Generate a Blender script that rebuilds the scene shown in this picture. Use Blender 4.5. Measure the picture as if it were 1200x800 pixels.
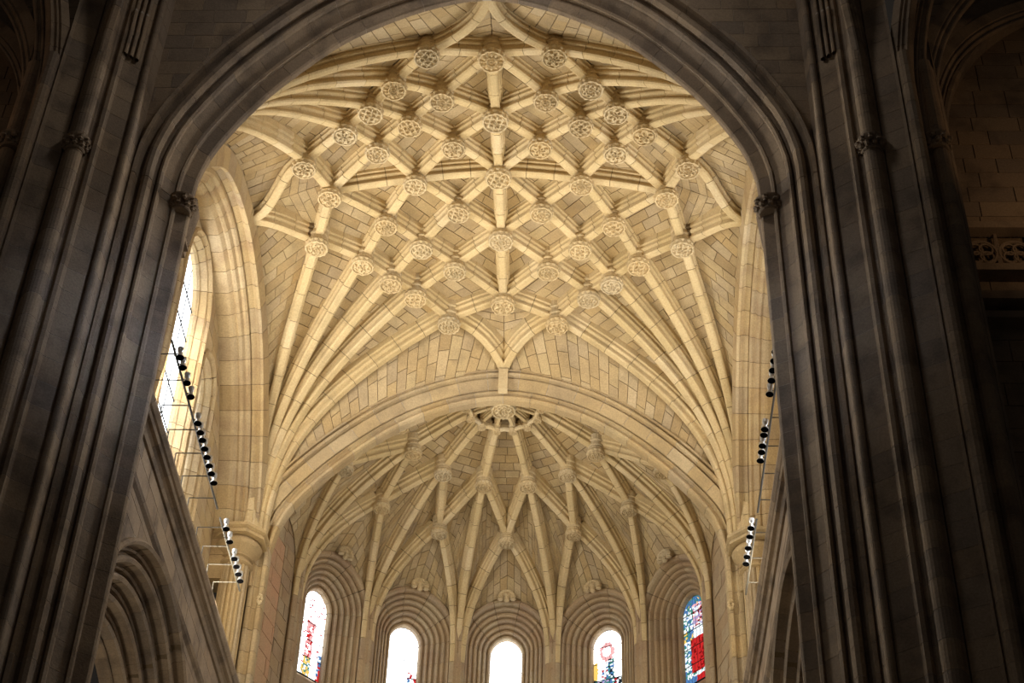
import bpy, math, random
from mathutils import Vector, Matrix
random.seed(7)
for o in list(bpy.data.objects): bpy.data.objects.remove(o)
SC = bpy.context.scene
COL = SC.collection
V = Vector
PI = math.pi

# ------------------------------------------------------------------ camera
cd = bpy.data.cameras.new('camera'); cam = bpy.data.objects.new('camera', cd); COL.objects.link(cam)
fw = V((-0.03957951, 0.75672794, 0.65253068)); rt = V((0.99920403, 0.02672079, 0.02961951)); up = V((-0.00497777, -0.65318361, 0.7571832))
m = Matrix((rt, up, -fw)).transposed().to_4x4()
m.translation = V((2.4904, 0, 0)); cam.matrix_world = m
cd.sensor_width = 36; cd.lens = 1999.45 / 1200 * 36; cd.clip_end = 400
SC.camera = cam

# ------------------------------------------------------------------ world, exposure, lights
w = bpy.data.worlds.new('world'); SC.world = w; w.use_nodes = True
bg = w.node_tree.nodes['Background']; bg.inputs[0].default_value = (1.0, 0.85, 0.7, 1); bg.inputs[1].default_value = 0.014
SC.view_settings.view_transform = 'Standard'; SC.view_settings.look = 'None'
SC.view_settings.exposure = 0.0; SC.view_settings.gamma = 1.0; SC.view_settings.use_curve_mapping = False

def area(name, loc, target, sx, sy, power, col, spread=180):
    l = bpy.data.lights.new(name, 'AREA'); l.shape = 'RECTANGLE'; l.size = sx; l.size_y = sy; l.energy = power; l.color = col
    l.spread = math.radians(spread)
    o = bpy.data.objects.new(name, l); COL.objects.link(o); o.location = loc
    o.rotation_euler = (V(target) - V(loc)).to_track_quat('-Z', 'Y').to_euler()
    return o
WARM = (1.0, 0.87, 0.62)
# light from the sanctuary floor and its lamps, the clerestory windows of choir and apse, the lantern over the crossing
area('choir_floor_light', (0, 31.2, 9), (0, 37.8, 36), 5, 4, 270, WARM, 44)
area('sanctuary_light', (0, 41.5, 8), (0, 42.5, 36), 6, 6, 150, WARM, 70)
area('ledge_lamp_left', (-8.0, 38, 24.9), (2.5, 40.5, 36), .5, 8, 420, WARM)
area('ledge_lamp_right', (8.0, 38, 24.9), (-2.5, 40.5, 36), .5, 8, 250, WARM)
area('clerestory_daylight_left', (-8.75, 35.5, 30.0), (0, 38, 29.5), 4.5, 5.5, 1450, (1, .91, .74))
area('clerestory_daylight_right', (8.75, 35.5, 30.0), (0, 36.5, 28.0), 4.5, 5.5, 850, (1, .92, .78))
area('nave_daylight', (-3, 2, 34), (2, 27, 27), 9, 5, 75, (1.0, .82, .64))
area('lantern_daylight', (0, 22.8, 39), (0, 29, 24), 2.5, 2.5, 250, (1.0, .90, .78), 150)
area('transept_window_right', (13, 15, 31), (-6.6, 27.8, 24), 1.0, 2, 20, (.66, .78, 1.0), 17)  # added rim light: narrow bluish beam grazing the left pier, no window there
area('transept_window_left', (-13, 15, 31), (6.6, 27.8, 24), 1.0, 2, 9, (.75, .84, 1.0), 17)  # weaker added rim light from the other side, for the right pier
area('transept_lamp_right', (14.5, 25.5, 27), (14.5, 29, 35), .5, .5, 34, (1.0, .62, .32))
area('transept_lamp_left', (-13.5, 24.5, 28), (-11.5, 27, 36), .5, .5, 14, (1.0, .60, .34))
area('aisle_daylight_left', (-9.4, 36, 12), (-11.5, 33, 20), 2, 2, 160, (1, .88, .68))

# ------------------------------------------------------------------ materials
def mat_stone(name, cols, dirt=(.12, .09, .06), dirt_amt=.35, rough=.85, bump=.25, scale=1.0):
    mt = bpy.data.materials.new(name); mt.use_nodes = True; nt = mt.node_tree; N = nt.nodes; L = nt.links
    b = N['Principled BSDF']; b.inputs['Roughness'].default_value = rough
    geo = N.new('ShaderNodeNewGeometry'); oi = N.new('ShaderNodeObjectInfo')
    cr = N.new('ShaderNodeValToRGB'); cr.color_ramp.interpolation = 'LINEAR'
    e = cr.color_ramp.elements
    for i in range(len(cols) - 2): e.new(.5)
    for i, c in enumerate(cols): e[i].position = i / (len(cols) - 1); e[i].color = (*c, 1)
    L.new(oi.outputs['Random'], cr.inputs[0])
    n1 = N.new('ShaderNodeTexNoise'); n1.inputs['Scale'].default_value = 1.3 * scale; n1.inputs['Detail'].default_value = 6
    L.new(geo.outputs['Position'], n1.inputs['Vector'])
    n2 = N.new('ShaderNodeTexNoise'); n2.inputs['Scale'].default_value = 22 * scale; n2.inputs['Detail'].default_value = 5
    L.new(geo.outputs['Position'], n2.inputs['Vector'])
    mr = N.new('ShaderNodeMapRange'); mr.inputs[1].default_value = .48; mr.inputs[2].default_value = .75; mr.inputs[3].default_value = 0; mr.inputs[4].default_value = dirt_amt
    L.new(n1.outputs['Fac'], mr.inputs[0])
    mx = N.new('ShaderNodeMixRGB'); mx.inputs[2].default_value = (*dirt, 1)
    L.new(mr.outputs[0], mx.inputs[0]); L.new(cr.outputs[0], mx.inputs[1])
    hv = N.new('ShaderNodeMixRGB'); hv.blend_type = 'OVERLAY'; hv.inputs[0].default_value = .35
    L.new(mx.outputs[0], hv.inputs[1]); L.new(n2.outputs['Fac'], hv.inputs[2])
    L.new(hv.outputs[0], b.inputs['Base Color'])
    bp = N.new('ShaderNodeBump'); bp.inputs['Strength'].default_value = bump; bp.inputs['Distance'].default_value = .03
    L.new(n2.outputs['Fac'], bp.inputs['Height']); L.new(bp.outputs[0], b.inputs['Normal'])
    return mt
def mat_plain(name, col, rough=.6, metal=0, emit=None, es=0):
    mt = bpy.data.materials.new(name); mt.use_nodes = True; nt = mt.node_tree; b = nt.nodes['Principled BSDF']
    b.inputs['Roughness'].default_value = rough; b.inputs['Metallic'].default_value = metal
    n = nt.nodes.new('ShaderNodeTexNoise'); n.inputs['Scale'].default_value = 9
    mx = nt.nodes.new('ShaderNodeMixRGB'); mx.blend_type = 'MULTIPLY'; mx.inputs[0].default_value = .25; mx.inputs[1].default_value = (*col, 1)
    nt.links.new(n.outputs['Fac'], mx.inputs[2]); nt.links.new(mx.outputs[0], b.inputs['Base Color'])
    if emit: b.inputs['Emission Color'].default_value = (*emit, 1); b.inputs['Emission Strength'].default_value = es
    return mt
CREAM = [(.38, .27, .14), (.48, .37, .21), (.43, .31, .16), (.50, .39, .24), (.39, .30, .19), (.46, .33, .165), (.52, .41, .26)]
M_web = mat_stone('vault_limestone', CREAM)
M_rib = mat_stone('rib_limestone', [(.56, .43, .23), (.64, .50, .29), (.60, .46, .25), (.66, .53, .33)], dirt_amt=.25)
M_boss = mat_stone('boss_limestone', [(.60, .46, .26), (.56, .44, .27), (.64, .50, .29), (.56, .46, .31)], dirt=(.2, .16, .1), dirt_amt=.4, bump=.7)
M_mortar = mat_stone('mortar', [(.16, .11, .06), (.2, .14, .08)])
M_lime = mat_stone('pale_mortar', [(.50, .44, .38), (.46, .40, .34)])
M_wall = mat_stone('wall_limestone', CREAM, dirt=(.25, .15, .09), dirt_amt=.5)
M_apse = mat_stone('apse_limestone', [(.37, .265, .155), (.42, .31, .19), (.36, .27, .18), (.43, .34, .22)], dirt=(.28, .17, .11), dirt_amt=.6)
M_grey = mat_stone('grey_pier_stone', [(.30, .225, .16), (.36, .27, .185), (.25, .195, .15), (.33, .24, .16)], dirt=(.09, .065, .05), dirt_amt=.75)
M_pink = mat_stone('pink_plaster', [(.50, .29, .18), (.5, .33, .2)], dirt=(.42, .30, .18), dirt_amt=.7)
M_floor = mat_stone('floor_stone', [(.35, .3, .24), (.4, .35, .28)])
M_black = mat_plain('black_lamp_mouth', (.002, .002, .003), 1.0); M_black.node_tree.nodes['Principled BSDF'].inputs['Specular IOR Level'].default_value = 0.05
M_silver = mat_plain('silver_lamp_body', (.55, .56, .58), .3, .7)
M_iron = mat_plain('dark_iron', (.03, .03, .035), .5, .6)
M_rail = mat_plain('grey_steel_rail', (.20, .19, .17), .5, .6)

# ------------------------------------------------------------------ mesh helpers
def ob(name, verts, faces, mt, parent=None, kind=None, mats=None, midx=None, smooth=False):
    me = bpy.data.meshes.new(name); me.from_pydata([tuple(v) for v in verts], [], faces)
    for x in (mats or [mt]): me.materials.append(x)
    if midx: me.polygons.foreach_set('material_index', midx)
    if smooth: me.polygons.foreach_set('use_smooth', [True] * len(faces))
    o = bpy.data.objects.new(name, me); COL.objects.link(o)
    if parent:
        o.parent = parent
        if parent.name in ORIG: o.matrix_parent_inverse = ORIG[parent.name]
    if kind: o['kind'] = kind
    return o
ORIG = {}
def empty(name, loc=(0, 0, 0), label=None, cat=None, group=None, kind=None, parent=None):
    o = bpy.data.objects.new(name, None); COL.objects.link(o); o.location = loc; o.empty_display_size = .2
    if any(loc): ORIG[o.name] = Matrix.Translation(-V(loc))
    if parent: o.parent = parent
    tag(o, label, cat, group, kind); return o
def tag(o, label=None, cat=None, group=None, kind=None):
    if label: o['label'] = label
    if cat: o['category'] = cat
    if group: o['group'] = group
    if kind: o['kind'] = kind
    return o
class MB:
    def __init__(s): s.v = []; s.f = []; s.m = []
    def add(s, v, f, mi=0):
        n = len(s.v); s.v += v; s.f += [[i + n for i in q] for q in f]; s.m += [mi] * len(f)
    def box(s, c, h, ax=None, mi=0):
        ax = ax or (V((1, 0, 0)), V((0, 1, 0)), V((0, 0, 1))); c = V(c)
        v = [c + ax[0] * (i * h[0]) + ax[1] * (j * h[1]) + ax[2] * (k * h[2]) for i in (-1, 1) for j in (-1, 1) for k in (-1, 1)]
        s.add(v, [[0, 1, 3, 2], [4, 6, 7, 5], [0, 4, 5, 1], [2, 3, 7, 6], [0, 2, 6, 4], [1, 5, 7, 3]], mi)
    def tube(s, pts, r, n=8, mi=0, cap=True):
        pts = [V(p) for p in pts]; rr = r if isinstance(r, list) else [r] * len(pts)
        v = []; ref = None
        for i, p in enumerate(pts):
            t = (pts[min(i + 1, len(pts) - 1)] - pts[max(i - 1, 0)]).normalized()
            a = ref if ref is not None else (V((0, 0, 1)) if abs(t.z) < .9 else V((1, 0, 0)))
            b = t.cross(a).normalized(); a = b.cross(t).normalized(); ref = a
            v += [p + (a * math.cos(2 * PI * k / n) + b * math.sin(2 * PI * k / n)) * rr[i] for k in range(n)]
        f = [[i * n + k, i * n + (k + 1) % n, (i + 1) * n + (k + 1) % n, (i + 1) * n + k] for i in range(len(pts) - 1) for k in range(n)]
        if cap: f += [list(range(n))[::-1], [(len(pts) - 1) * n + k for k in range(n)]]
        s.add(v, f, mi)
    def lathe(s, c, prof, n=16, mi=0, ax=None):
        # prof: list of (r, z)
        ax = ax or (V((1, 0, 0)), V((0, 1, 0)), V((0, 0, 1))); c = V(c)
        v = [c + (ax[0] * math.cos(2 * PI * k / n) + ax[1] * math.sin(2 * PI * k / n)) * r + ax[2] * z for r, z in prof for k in range(n)]
        f = [[i * n + k, i * n + (k + 1) % n, (i + 1) * n + (k + 1) % n, (i + 1) * n + k] for i in range(len(prof) - 1) for k in range(n)]
        f += [list(range(n))[::-1], [(len(prof) - 1) * n + k for k in range(n)]]
        s.add(v, f, mi)
    def build(s, name, mt, parent=None, kind=None, mats=None, smooth=False):
        return ob(name, s.v, s.f, mt, parent, kind, mats, s.m if mats else None, smooth)

def clen(p):
    d = [0.0]
    for i in range(1, len(p)): d.append(d[-1] + (p[i] - p[i - 1]).length)
    return d
def at(p, d, s):                       # point at length s
    if s <= 0: return p[0].copy()
    for i in range(1, len(p)):
        if s <= d[i] or i == len(p) - 1:
            q = (s - d[i - 1]) / max(d[i] - d[i - 1], 1e-9); return p[i - 1].lerp(p[i], min(q, 1))
def resample(p, n):
    d = clen(p); return [at(p, d, d[-1] * i / (n - 1)) for i in range(n)]
def spline(pts, n=8):                  # catmull-rom
    pts = [V(p) for p in pts]; P = [pts[0] * 2 - pts[1]] + pts + [pts[-1] * 2 - pts[-2]]; o = []
    for i in range(1, len(P) - 2):
        for k in range(n):
            t = k / n; a, b, c, d = P[i - 1:i + 3]
            o.append(.5 * ((2 * b) + (c - a) * t + (2 * a - 5 * b + 4 * c - d) * t * t + (3 * b - a - 3 * c + d) * t ** 3))
    return o + [pts[-1]]

class Sweep:                            # a path with frames: N away from the opening, B across
    def __init__(s, P, Bf):
        s.P = P; s.d = clen(P); s.N = []; s.B = []
        for i in range(len(P)):
            t = (P[min(i + 1, len(P) - 1)] - P[max(i - 1, 0)]).normalized()
            b = Bf(i, t); b = (b - t * b.dot(t)).normalized(); s.B.append(b); s.N.append(b.cross(t).normalized())
    def fr(s, l):
        for i in range(1, len(s.P)):
            if l <= s.d[i] or i == len(s.P) - 1:
                q = min(max((l - s.d[i - 1]) / max(s.d[i] - s.d[i - 1], 1e-9), 0), 1)
                return s.P[i - 1].lerp(s.P[i], q), s.N[i - 1].lerp(s.N[i], q).normalized(), s.B[i - 1].lerp(s.B[i], q).normalized()
    def off(s, n): return [p + N * n for p, N in zip(s.P, s.N)]
    def rings(s, ls, prof):
        v = []
        for l in ls:
            p, N, B = s.fr(l); v += [p + N * a + B * b for a, b in prof]
        m = len(prof); f = []
        for i in range(len(ls) - 1):
            for k in range(m): f.append([i * m + k, i * m + (k + 1) % m, (i + 1) * m + (k + 1) % m, (i + 1) * m + k])
        f += [list(range(m))[::-1], [(len(ls) - 1) * m + k for k in range(m)]]
        return v, f
def inset(prof, d):
    n = len(prof); A = sum(prof[i][0] * prof[(i + 1) % n][1] - prof[(i + 1) % n][0] * prof[i][1] for i in range(n)); sg = 1 if A > 0 else -1
    out = []
    for i in range(n):
        a, b, c = V(prof[i - 1]), V(prof[i]), V(prof[(i + 1) % n])
        e1 = (b - a).normalized(); e2 = (c - b).normalized()
        n1 = V((-e1.y, e1.x)) * sg; n2 = V((-e2.y, e2.x)) * sg; nn = n1 + n2
        nn = nn.normalized() if nn.length > .2 else n1
        q = b + nn * d; out.append((q.x, q.y))
    return out
def masonry(sw, prof, L, mt, parent, name='voussoir', core='mortar', cmat=None, gap=.02, l0=0, l1=None, step=.35, ins=.02, off=0):
    if mt is M_grey: gap = .012; ins = .008; cmat = cmat or M_lime
    """a moulded member built of separate stones along a path"""
    l1 = sw.d[-1] if l1 is None else l1; T = l1 - l0; n = max(1, round(T / L))
    if core:
        k = max(2, int(T / step) + 1); v, f = sw.rings([l0 + .02 + (T - .04) * i / (k - 1) for i in range(k)], inset(prof, ins)); ob(core, v, f, cmat or M_mortar, parent)
    cuts = [l0 + T * i / n for i in range(n + 1)]
    if off and n > 1: cuts = [l0] + [c + T / n * off for c in cuts[:-1]] + [l1]
    for i in range(len(cuts) - 1):
        a, b = cuts[i] + gap / 2, cuts[i + 1] - gap / 2
        if b - a < .05: continue
        k = max(1, round((b - a) / step)); v, f = sw.rings([a + (b - a) * j / k for j in range(k + 1)], prof)
        ob(name, v, f, mt, parent)

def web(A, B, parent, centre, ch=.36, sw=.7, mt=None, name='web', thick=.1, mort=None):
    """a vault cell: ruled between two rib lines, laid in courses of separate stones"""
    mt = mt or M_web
    dA, dB = clen(A), clen(B); L = (dA[-1] + dB[-1]) / 2; nc = max(2, round(L / ch)); C = V(centre)
    a = [at(A, dA, dA[-1] * i / nc) for i in range(nc + 1)]; b = [at(B, dB, dB[-1] * i / nc) for i in range(nc + 1)]
    def out(i):
        i0, i1 = max(i - 1, 0), min(i + 1, nc)
        n = (b[i] - a[i] if (b[i] - a[i]).length > .02 else b[min(i + 1, nc)] - a[min(i + 1, nc)] if i < nc / 2 else b[max(i - 1, 0)] - a[max(i - 1, 0)]).cross((a[i1] + b[i1]) - (a[i0] + b[i0]))
        if n.length < 1e-8: n = (a[i] + b[i]) / 2 - C
        n.normalize()
        return n if n.dot((a[i] + b[i]) / 2 - C) > 0 else -n
    ns = [out(i) for i in range(nc + 1)]
    v = []; f = []
    for o_ in (.035, thick + .12):
        for i in range(nc + 1): v += [a[i] + ns[i] * o_, b[i] + ns[i] * o_]
    q = 2 * (nc + 1)
    for i in range(nc):
        f.append([2 * i, 2 * i + 1, 2 * i + 3, 2 * i + 2]); f.append([q + 2 * i, q + 2 * i + 2, q + 2 * i + 3, q + 2 * i + 1])
        f.append([2 * i, 2 * i + 2, q + 2 * i + 2, q + 2 * i]); f.append([2 * i + 1, q + 2 * i + 1, q + 2 * i + 3, 2 * i + 3])
    root = ob(name, v, f, mort or M_mortar, parent)
    g = .011
    for i in range(nc):
        wd = ((a[i] - b[i]).length + (a[i + 1] - b[i + 1]).length) / 2
        if wd < .14: continue
        n = max(1, round(wd / sw)); o_ = .5 if i % 2 else 0
        jit = random.uniform(-.12, .12)
        cuts = [j / n + ((o_ + jit) / n if 0 < j < n or o_ else 0) for j in range(n + 1)]
        cuts = [0] + [c for c in cuts if .12 / n < c < 1 - .12 / n] + [1]
        h = ((a[i + 1] - a[i]).length + (b[i + 1] - b[i]).length) / 2; gu = g / max(h, .05)
        for j in range(len(cuts) - 1):
            u0, u1 = cuts[j] + g / wd, cuts[j + 1] - g / wd
            if u1 - u0 < .06 / wd: continue
            def S(u, t): return a[i].lerp(b[i], u).lerp(a[i + 1].lerp(b[i + 1], u), t)
            pr = random.uniform(-.008, .008)
            cs = [S(u0, gu), S(u1, gu), S(u1, 1 - gu), S(u0, 1 - gu)]
            nn = [ns[i], ns[i], ns[i + 1], ns[i + 1]]
            vv = [c + k * pr for c, k in zip(cs, nn)] + [c + k * thick for c, k in zip(cs, nn)]
            ob('stone', vv, [[0, 1, 2, 3], [7, 6, 5, 4], [0, 4, 5, 1], [1, 5, 6, 2], [2, 6, 7, 3], [3, 7, 4, 0]], mt, root)
    return root

def wallstones(parent, F, nrm, u0, u1, v0, v1, ch, sl, mt, low=None, high=None, back=None, thick=.12, g=None, name='stone', wname='masonry'):
    """coursed ashlar on a plane; low/high(u) give the curves it is cut to.  F(u,v)->point, nrm points to the viewer"""
    back = back or M_mortar; g = g or (.007 if back is M_lime else .012)
    nrm = V(nrm); nr = max(1, round((v1 - v0) / ch)); ch = (v1 - v0) / nr
    lo = low or (lambda u: v0); hi = high or (lambda u: v1)
    K = max(2, int((u1 - u0) / .35)); vv = []; ff = []
    for o_ in ((.008 if back is M_lime else .03), .3):
        for i in range(K + 1):
            u = u0 + (u1 - u0) * i / K; a, b = min(max(v0, lo(u)), v1), max(min(v1, hi(u)), v0); b = max(a, b)
            vv += [F(u, a) - nrm * o_, F(u, b) - nrm * o_]
    q = 2 * (K + 1)
    for i in range(K):
        ff += [[2 * i, 2 * i + 1, 2 * i + 3, 2 * i + 2], [q + 2 * i, q + 2 * i + 2, q + 2 * i + 3, q + 2 * i + 1]]
    root = ob(wname, vv, ff, back, parent)
    for r in range(nr):
        a, b = v0 + r * ch + g, v0 + (r + 1) * ch - g
        u = u0 - random.uniform(0, sl)
        while u < u1:
            w_ = sl * random.uniform(.75, 1.25); s, e = max(u, u0) + g, min(u + w_, u1) - g; u += w_
            if e - s < .08: continue
            k = 4 if (low or high) else 1
            us = [s + (e - s) * i / k for i in range(k + 1)]
            bot = [max(a, lo(x) if low else a) for x in us]; top = [min(b, hi(x) if high else b) for x in us]
            if all(t - c < .03 for t, c in zip(top, bot)): continue
            top = [max(t, c) for t, c in zip(top, bot)]
            fr = [F(x, y) for x, y in zip(us, bot)] + [F(x, y) for x, y in zip(us[::-1], top[::-1])]
            pr = random.uniform(-.003, .003) if back is M_lime else random.uniform(-.008, .008); n = len(fr)
            vs = [p + nrm * pr for p in fr] + [p - nrm * thick for p in fr]
            ob(name, vs, [list(range(n)), [n + i for i in range(n)][::-1]] + [[i, n + i, n + (i + 1) % n, (i + 1) % n] for i in range(n)], mt, root)
    return root

def rib_frame(dirf):                    # B horizontal, perpendicular to the rib's plan direction
    return dirf
def ribsweep(P, d=None):
    P = [V(p) for p in P]
    def Bf(i, t):
        h = V((d.x, d.y, 0)) if d is not None else V((P[min(i + 1, len(P) - 1)].x - P[max(i - 1, 0)].x, P[min(i + 1, len(P) - 1)].y - P[max(i - 1, 0)].y, 0))
        h.normalize(); return V((h.y, -h.x, 0))
    return Sweep(P, Bf)
def ribprof(w=.215, dep=.64, top=.06):
    h = [(dep + top, w), (dep * .64, w), (dep * .60, w * .70), (dep * .52, w * .66), (dep * .47, w * .84), (dep * .40, w * .80), (dep * .34, w * .46), (dep * .20, w * .36), (dep * .13, w * .62), (dep * .05, w * .60), (0, w * .36)]
    return h + [(a, -b) for a, b in h[::-1]]

# ================================================================== the choir vault
YM = 36.0; YB = 43.2; YF = 28.5
NODE = {'a': (1.76, 5.60, 36.55), 'b': (2.77, 4.39, 36.62), 'c': (3.49, 3.58, 36.5), 'd': (4.31, 2.75, 36.52), 'e': (5.60, 1.66, 36.27), 'g': (1.49, 3.57, 37.05),
        'h': (2.49, 2.58, 37.05), 'i': (3.52, 1.53, 37.05), 'j': (1.29, 1.36, 37.45), 'M': (2.52, 0, 37.28), 'N': (5.07, 0, 36.73), 'J': (7.46, 0, 35.65),
        'C4': (0, 2.50, 37.38), 'C5': (0, 5.12, 37.0), 'C3': (0, 0, 37.58)}
def nd(n, sx, sy, lift=.2):
    if n == 'T': return V((0, YB, 35.84)) if sy > 0 else V((0, YF, 36.65))
    x, y, z = NODE[n]; return V((sx * x, YM + sy * y, z + (lift if n != 'J' else 0)))
CEN = (0, 36, 31)
vault = empty('ceiling', kind='structure')
RIB = ribprof()
def base(sx, sy, k):                    # springing point of the k-th fan rib (0 = next to the transverse arch)
    return V((sx * (7.02 + .13 * k), YM + sy * (7.0 - .09 * k) - (0 if sy > 0 else .0), 29.0))
def fan(sx, sy, n, k):
    A = base(sx, sy, k); B = nd(n, sx, sy); e = .36 - .012 * k
    P = []
    for i in range(19):
        s = (i / 18) ** 2.2; P.append(V((A.x + (B.x - A.x) * s, A.y + (B.y - A.y) * s, A.z + (B.z - A.z) * s ** e)))
    return ribsweep(resample(P, 26), (B - A))
def straight(a, b, bulge=.06):
    L = (b - a).length; P = [a.lerp(b, i / 6) + V((0, 0, bulge * L * .25 * 4 * (i / 6) * (1 - i / 6))) for i in range(7)]
    return ribsweep(P, b - a)
def bez(p, n=14):
    p = [V(x) for x in p]; o = []
    for i in range(n + 1):
        t = i / n; o.append(p[0] * (1 - t) ** 3 + p[1] * 3 * t * (1 - t) ** 2 + p[2] * 3 * t * t * (1 - t) + p[3] * t ** 3)
    return o
def ogee(n, sx, sy):
    A = nd(n, sx, sy)
    if n == 'a':
        B = nd('T', sx, sy) + V((sx * .02, 0, 0)); s = B.y - A.y
        return ribsweep(bez([A, (A.x - sx * .95, A.y + s * .22, A.z - .02), (sx * .12, B.y - s * .42, B.z + .12), B]))
    B = nd('J', sx, sy); s = B.x - A.x; t = B.y - A.y
    return ribsweep(bez([A, (A.x + s * .42, A.y + t * .12, A.z + .02), (B.x - s * .5, B.y - t * .05, B.z + .12), B]))
UP = .52
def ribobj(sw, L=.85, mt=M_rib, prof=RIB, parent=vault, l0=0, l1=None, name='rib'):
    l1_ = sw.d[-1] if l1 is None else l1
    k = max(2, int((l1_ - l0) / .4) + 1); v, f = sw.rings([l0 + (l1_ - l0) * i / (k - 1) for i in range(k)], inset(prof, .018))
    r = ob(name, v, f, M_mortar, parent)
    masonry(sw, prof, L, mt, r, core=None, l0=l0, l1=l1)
    return r
FAN = {}; ST = {}
def S(n1, s1, n2, s2):
    k = (n1, s1, n2, s2)
    if k not in ST:
        ST[k] = straight(nd(n1, *s1), nd(n2, *s2)); ST[(n2, s2, n1, s1)] = straight(nd(n2, *s2), nd(n1, *s1)); ribobj(ST[k])
    return ST[k].off(UP)
for sx in (1, -1):
    for sy in (1, -1):
        for k, n in enumerate('abcde'):
            FAN[(n, sx, sy)] = fan(sx, sy, n, k); ribobj(FAN[(n, sx, sy)], L=.95)
def N1(*a): return a
for sy in (1, -1):
    c = (1, sy)
    for sx in (1, -1):
        q = (sx, sy); m_ = (sx, 1); o = (1, 1)
        def e(a, b):
            f = lambda n: (1, 1) if n == 'C3' else (1, sy) if n in ('C4', 'C5') else (sx, 1) if n in 'MN' else q
            return S(a, f(a), b, f(b))
        # cells of the net, each ruled between two ribs
        web(e('C3', 'j'), e('C3', 'C4'), vault, CEN); e('j', 'C4')
        web(e('C4', 'g'), e('C4', 'C5'), vault, CEN); e('g', 'C5')
        web(e('C3', 'M'), e('C3', 'j'), vault, CEN); e('j', 'M')
        web(e('j', 'h'), e('C4', 'g'), vault, CEN); e('h', 'g')
        web(e('g', 'b'), e('C5', 'a'), vault, CEN); e('b', 'a')
        web(e('M', 'i'), e('j', 'h'), vault, CEN); e('i', 'h')
        web(e('M', 'N'), e('M', 'i'), vault, CEN); e('i', 'N')
        web(e('h', 'c'), e('g', 'b'), vault, CEN); e('c', 'b')
        web(e('i', 'd'), e('h', 'c'), vault, CEN); e('d', 'c')
        web(e('N', 'e'), e('i', 'd'), vault, CEN); e('e', 'd')
        F = {n: FAN[(n, sx, sy)].off(UP) for n in 'abcde'}
        for n1, n2 in ('ab', 'bc', 'cd', 'de'): web(F[n1], F[n2], vault, CEN, sw=.62)
# ogee ribs and the cells beside the arches
ARCH_B = [V((x, 0, z)) for x, z in ((-6.93, 27.9), (-6.88, 29.0), (-6.40, 30.55), (-4.60, 32.65), (-2.5, 34.18), (0, 34.85), (2.5, 34.18), (4.60, 32.65), (6.40, 30.55), (6.88, 29.0), (6.93, 27.9))]
ARCH_F = [V((x, 0, z)) for x, z in ((-6.67, 27.6), (-6.67, 28.4), (-6.62, 29.4), (-6.23, 30.7), (-5.02, 32.8), (-2.97, 35.0), (0, 36.25), (2.97, 35.0), (5.02, 32.8), (6.23, 30.7), (6.62, 29.4), (6.67, 28.4), (6.67, 27.6))]
def arch(pts, y): return Sweep([V((p.x, y, p.z)) for p in spline(pts, 6)], lambda i, t: V((0, 1, 0)))
SB = arch(ARCH_B, 0); SF = arch(ARCH_F, 0)
def flip(sw): pass
# make N point outward
def outward(sw, c):
    if sw.N[len(sw.N) // 2].dot(sw.P[len(sw.P) // 2] - V(c)) < 0: sw.N = [-n for n in sw.N]
    return sw
outward(SB, (0, 0, 30)); outward(SF, (0, 0, 30))
def half(sw, off, y, sx):
    P = sw.off(off); m_ = len(P) // 2; h = P[m_:] if sx > 0 else P[:m_ + 1][::-1]; h = h[::-1]
    h = [V((p.x, y, p.z)) for p in h if p.z > 28.9]
    h[-1].x = 0
    return h
FORM = {}
def former(sx, yo):                     # wall arch soffit line on x = const, from the back springing to the front one
    pts = [(-7.1, 27.5), (-6.95, 29.0), (-6.3, 30.9), (-4.9, 32.9), (-3.0, 34.5), (0, 35.25)]
    pts = pts + [(-a, b) for a, b in pts[:-1][::-1]]
    return outward(Sweep([V((sx * 7.5, YM + p.x, p.z)) for p in spline([V((a, 0, b)) for a, b in pts], 6)], lambda i, t: V((sx, 0, 0))), (sx * 7.5, 36, 30))
for sx in (1, -1): FORM[sx] = former(sx, 0)
for sy in (1, -1):
    oa = {sx: ogee('a', sx, sy) for sx in (1, -1)}
    for sx in (1, -1): ribobj(oa[sx], L=.8, l1=oa[sx].d[-1])
    web(S('C5', (1, sy), 'a', (1, sy)), S('C5', (1, sy), 'a', (-1, sy)), vault, CEN, ch=.4) if False else None
    # curved diamond between ridge boss, two first bosses and the arch crown
    for sx in (1, -1):
        A = S('C5', (1, sy), 'a', (sx, sy)) + oa[sx].off(UP)[1:]
        Cc = nd('C5', 1, sy) + V((0, 0, UP)); Tt = oa[sx].off(UP)[-1]; Tt.x = 0
        web(A, [Cc.lerp(Tt, i / 8) for i in range(9)], vault, CEN, ch=.4)
        y_ = YB - .05 if sy > 0 else YF + .05
        hb = half(SB if sy > 0 else SF, .75 if sy > 0 else .55, y_, sx)
        Fa = FAN[('a', sx, sy)].off(UP); Fa = Fa + oa[sx].off(UP)[1:]
        Fa = [p for p in Fa]
        web(Fa, hb, vault, CEN, ch=.38, sw=.8)
for sx in (1, -1):
    oe = {sy: ogee('e', sx, sy) for sy in (1, -1)}
    for sy in (1, -1):
        ribobj(oe[sy], L=.8)
        A = S('N', (sx, 1), 'e', (sx, sy)) + oe[sy].off(UP)[1:]
        Nn = nd('N', sx, 1) + V((0, 0, UP)); Jj = oe[sy].off(UP)[-1]; Jj.y = YM
        web(A, [Nn.lerp(Jj, i / 8) for i in range(9)], vault, CEN, ch=.36)
        Pf = FORM[sx].off(.5); m_ = len(Pf) // 2
        h = Pf[m_:][::-1] if sy > 0 else Pf[:m_ + 1]
        h = [p for p in h if p.z > 28.9]
        web(FAN[('e', sx, sy)].off(UP) + oe[sy].off(UP)[1:], h, vault, CEN, ch=.38, sw=.7)
S('C3', (1, 1), 'C4', (1, 1))
# stub of the ogee pair running down over the arch crown
st = MB(); st.box((0, YB - .14, 35.42), (.15, .14, .42)); st.build('rib_stub', M_rib, vault)

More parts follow.
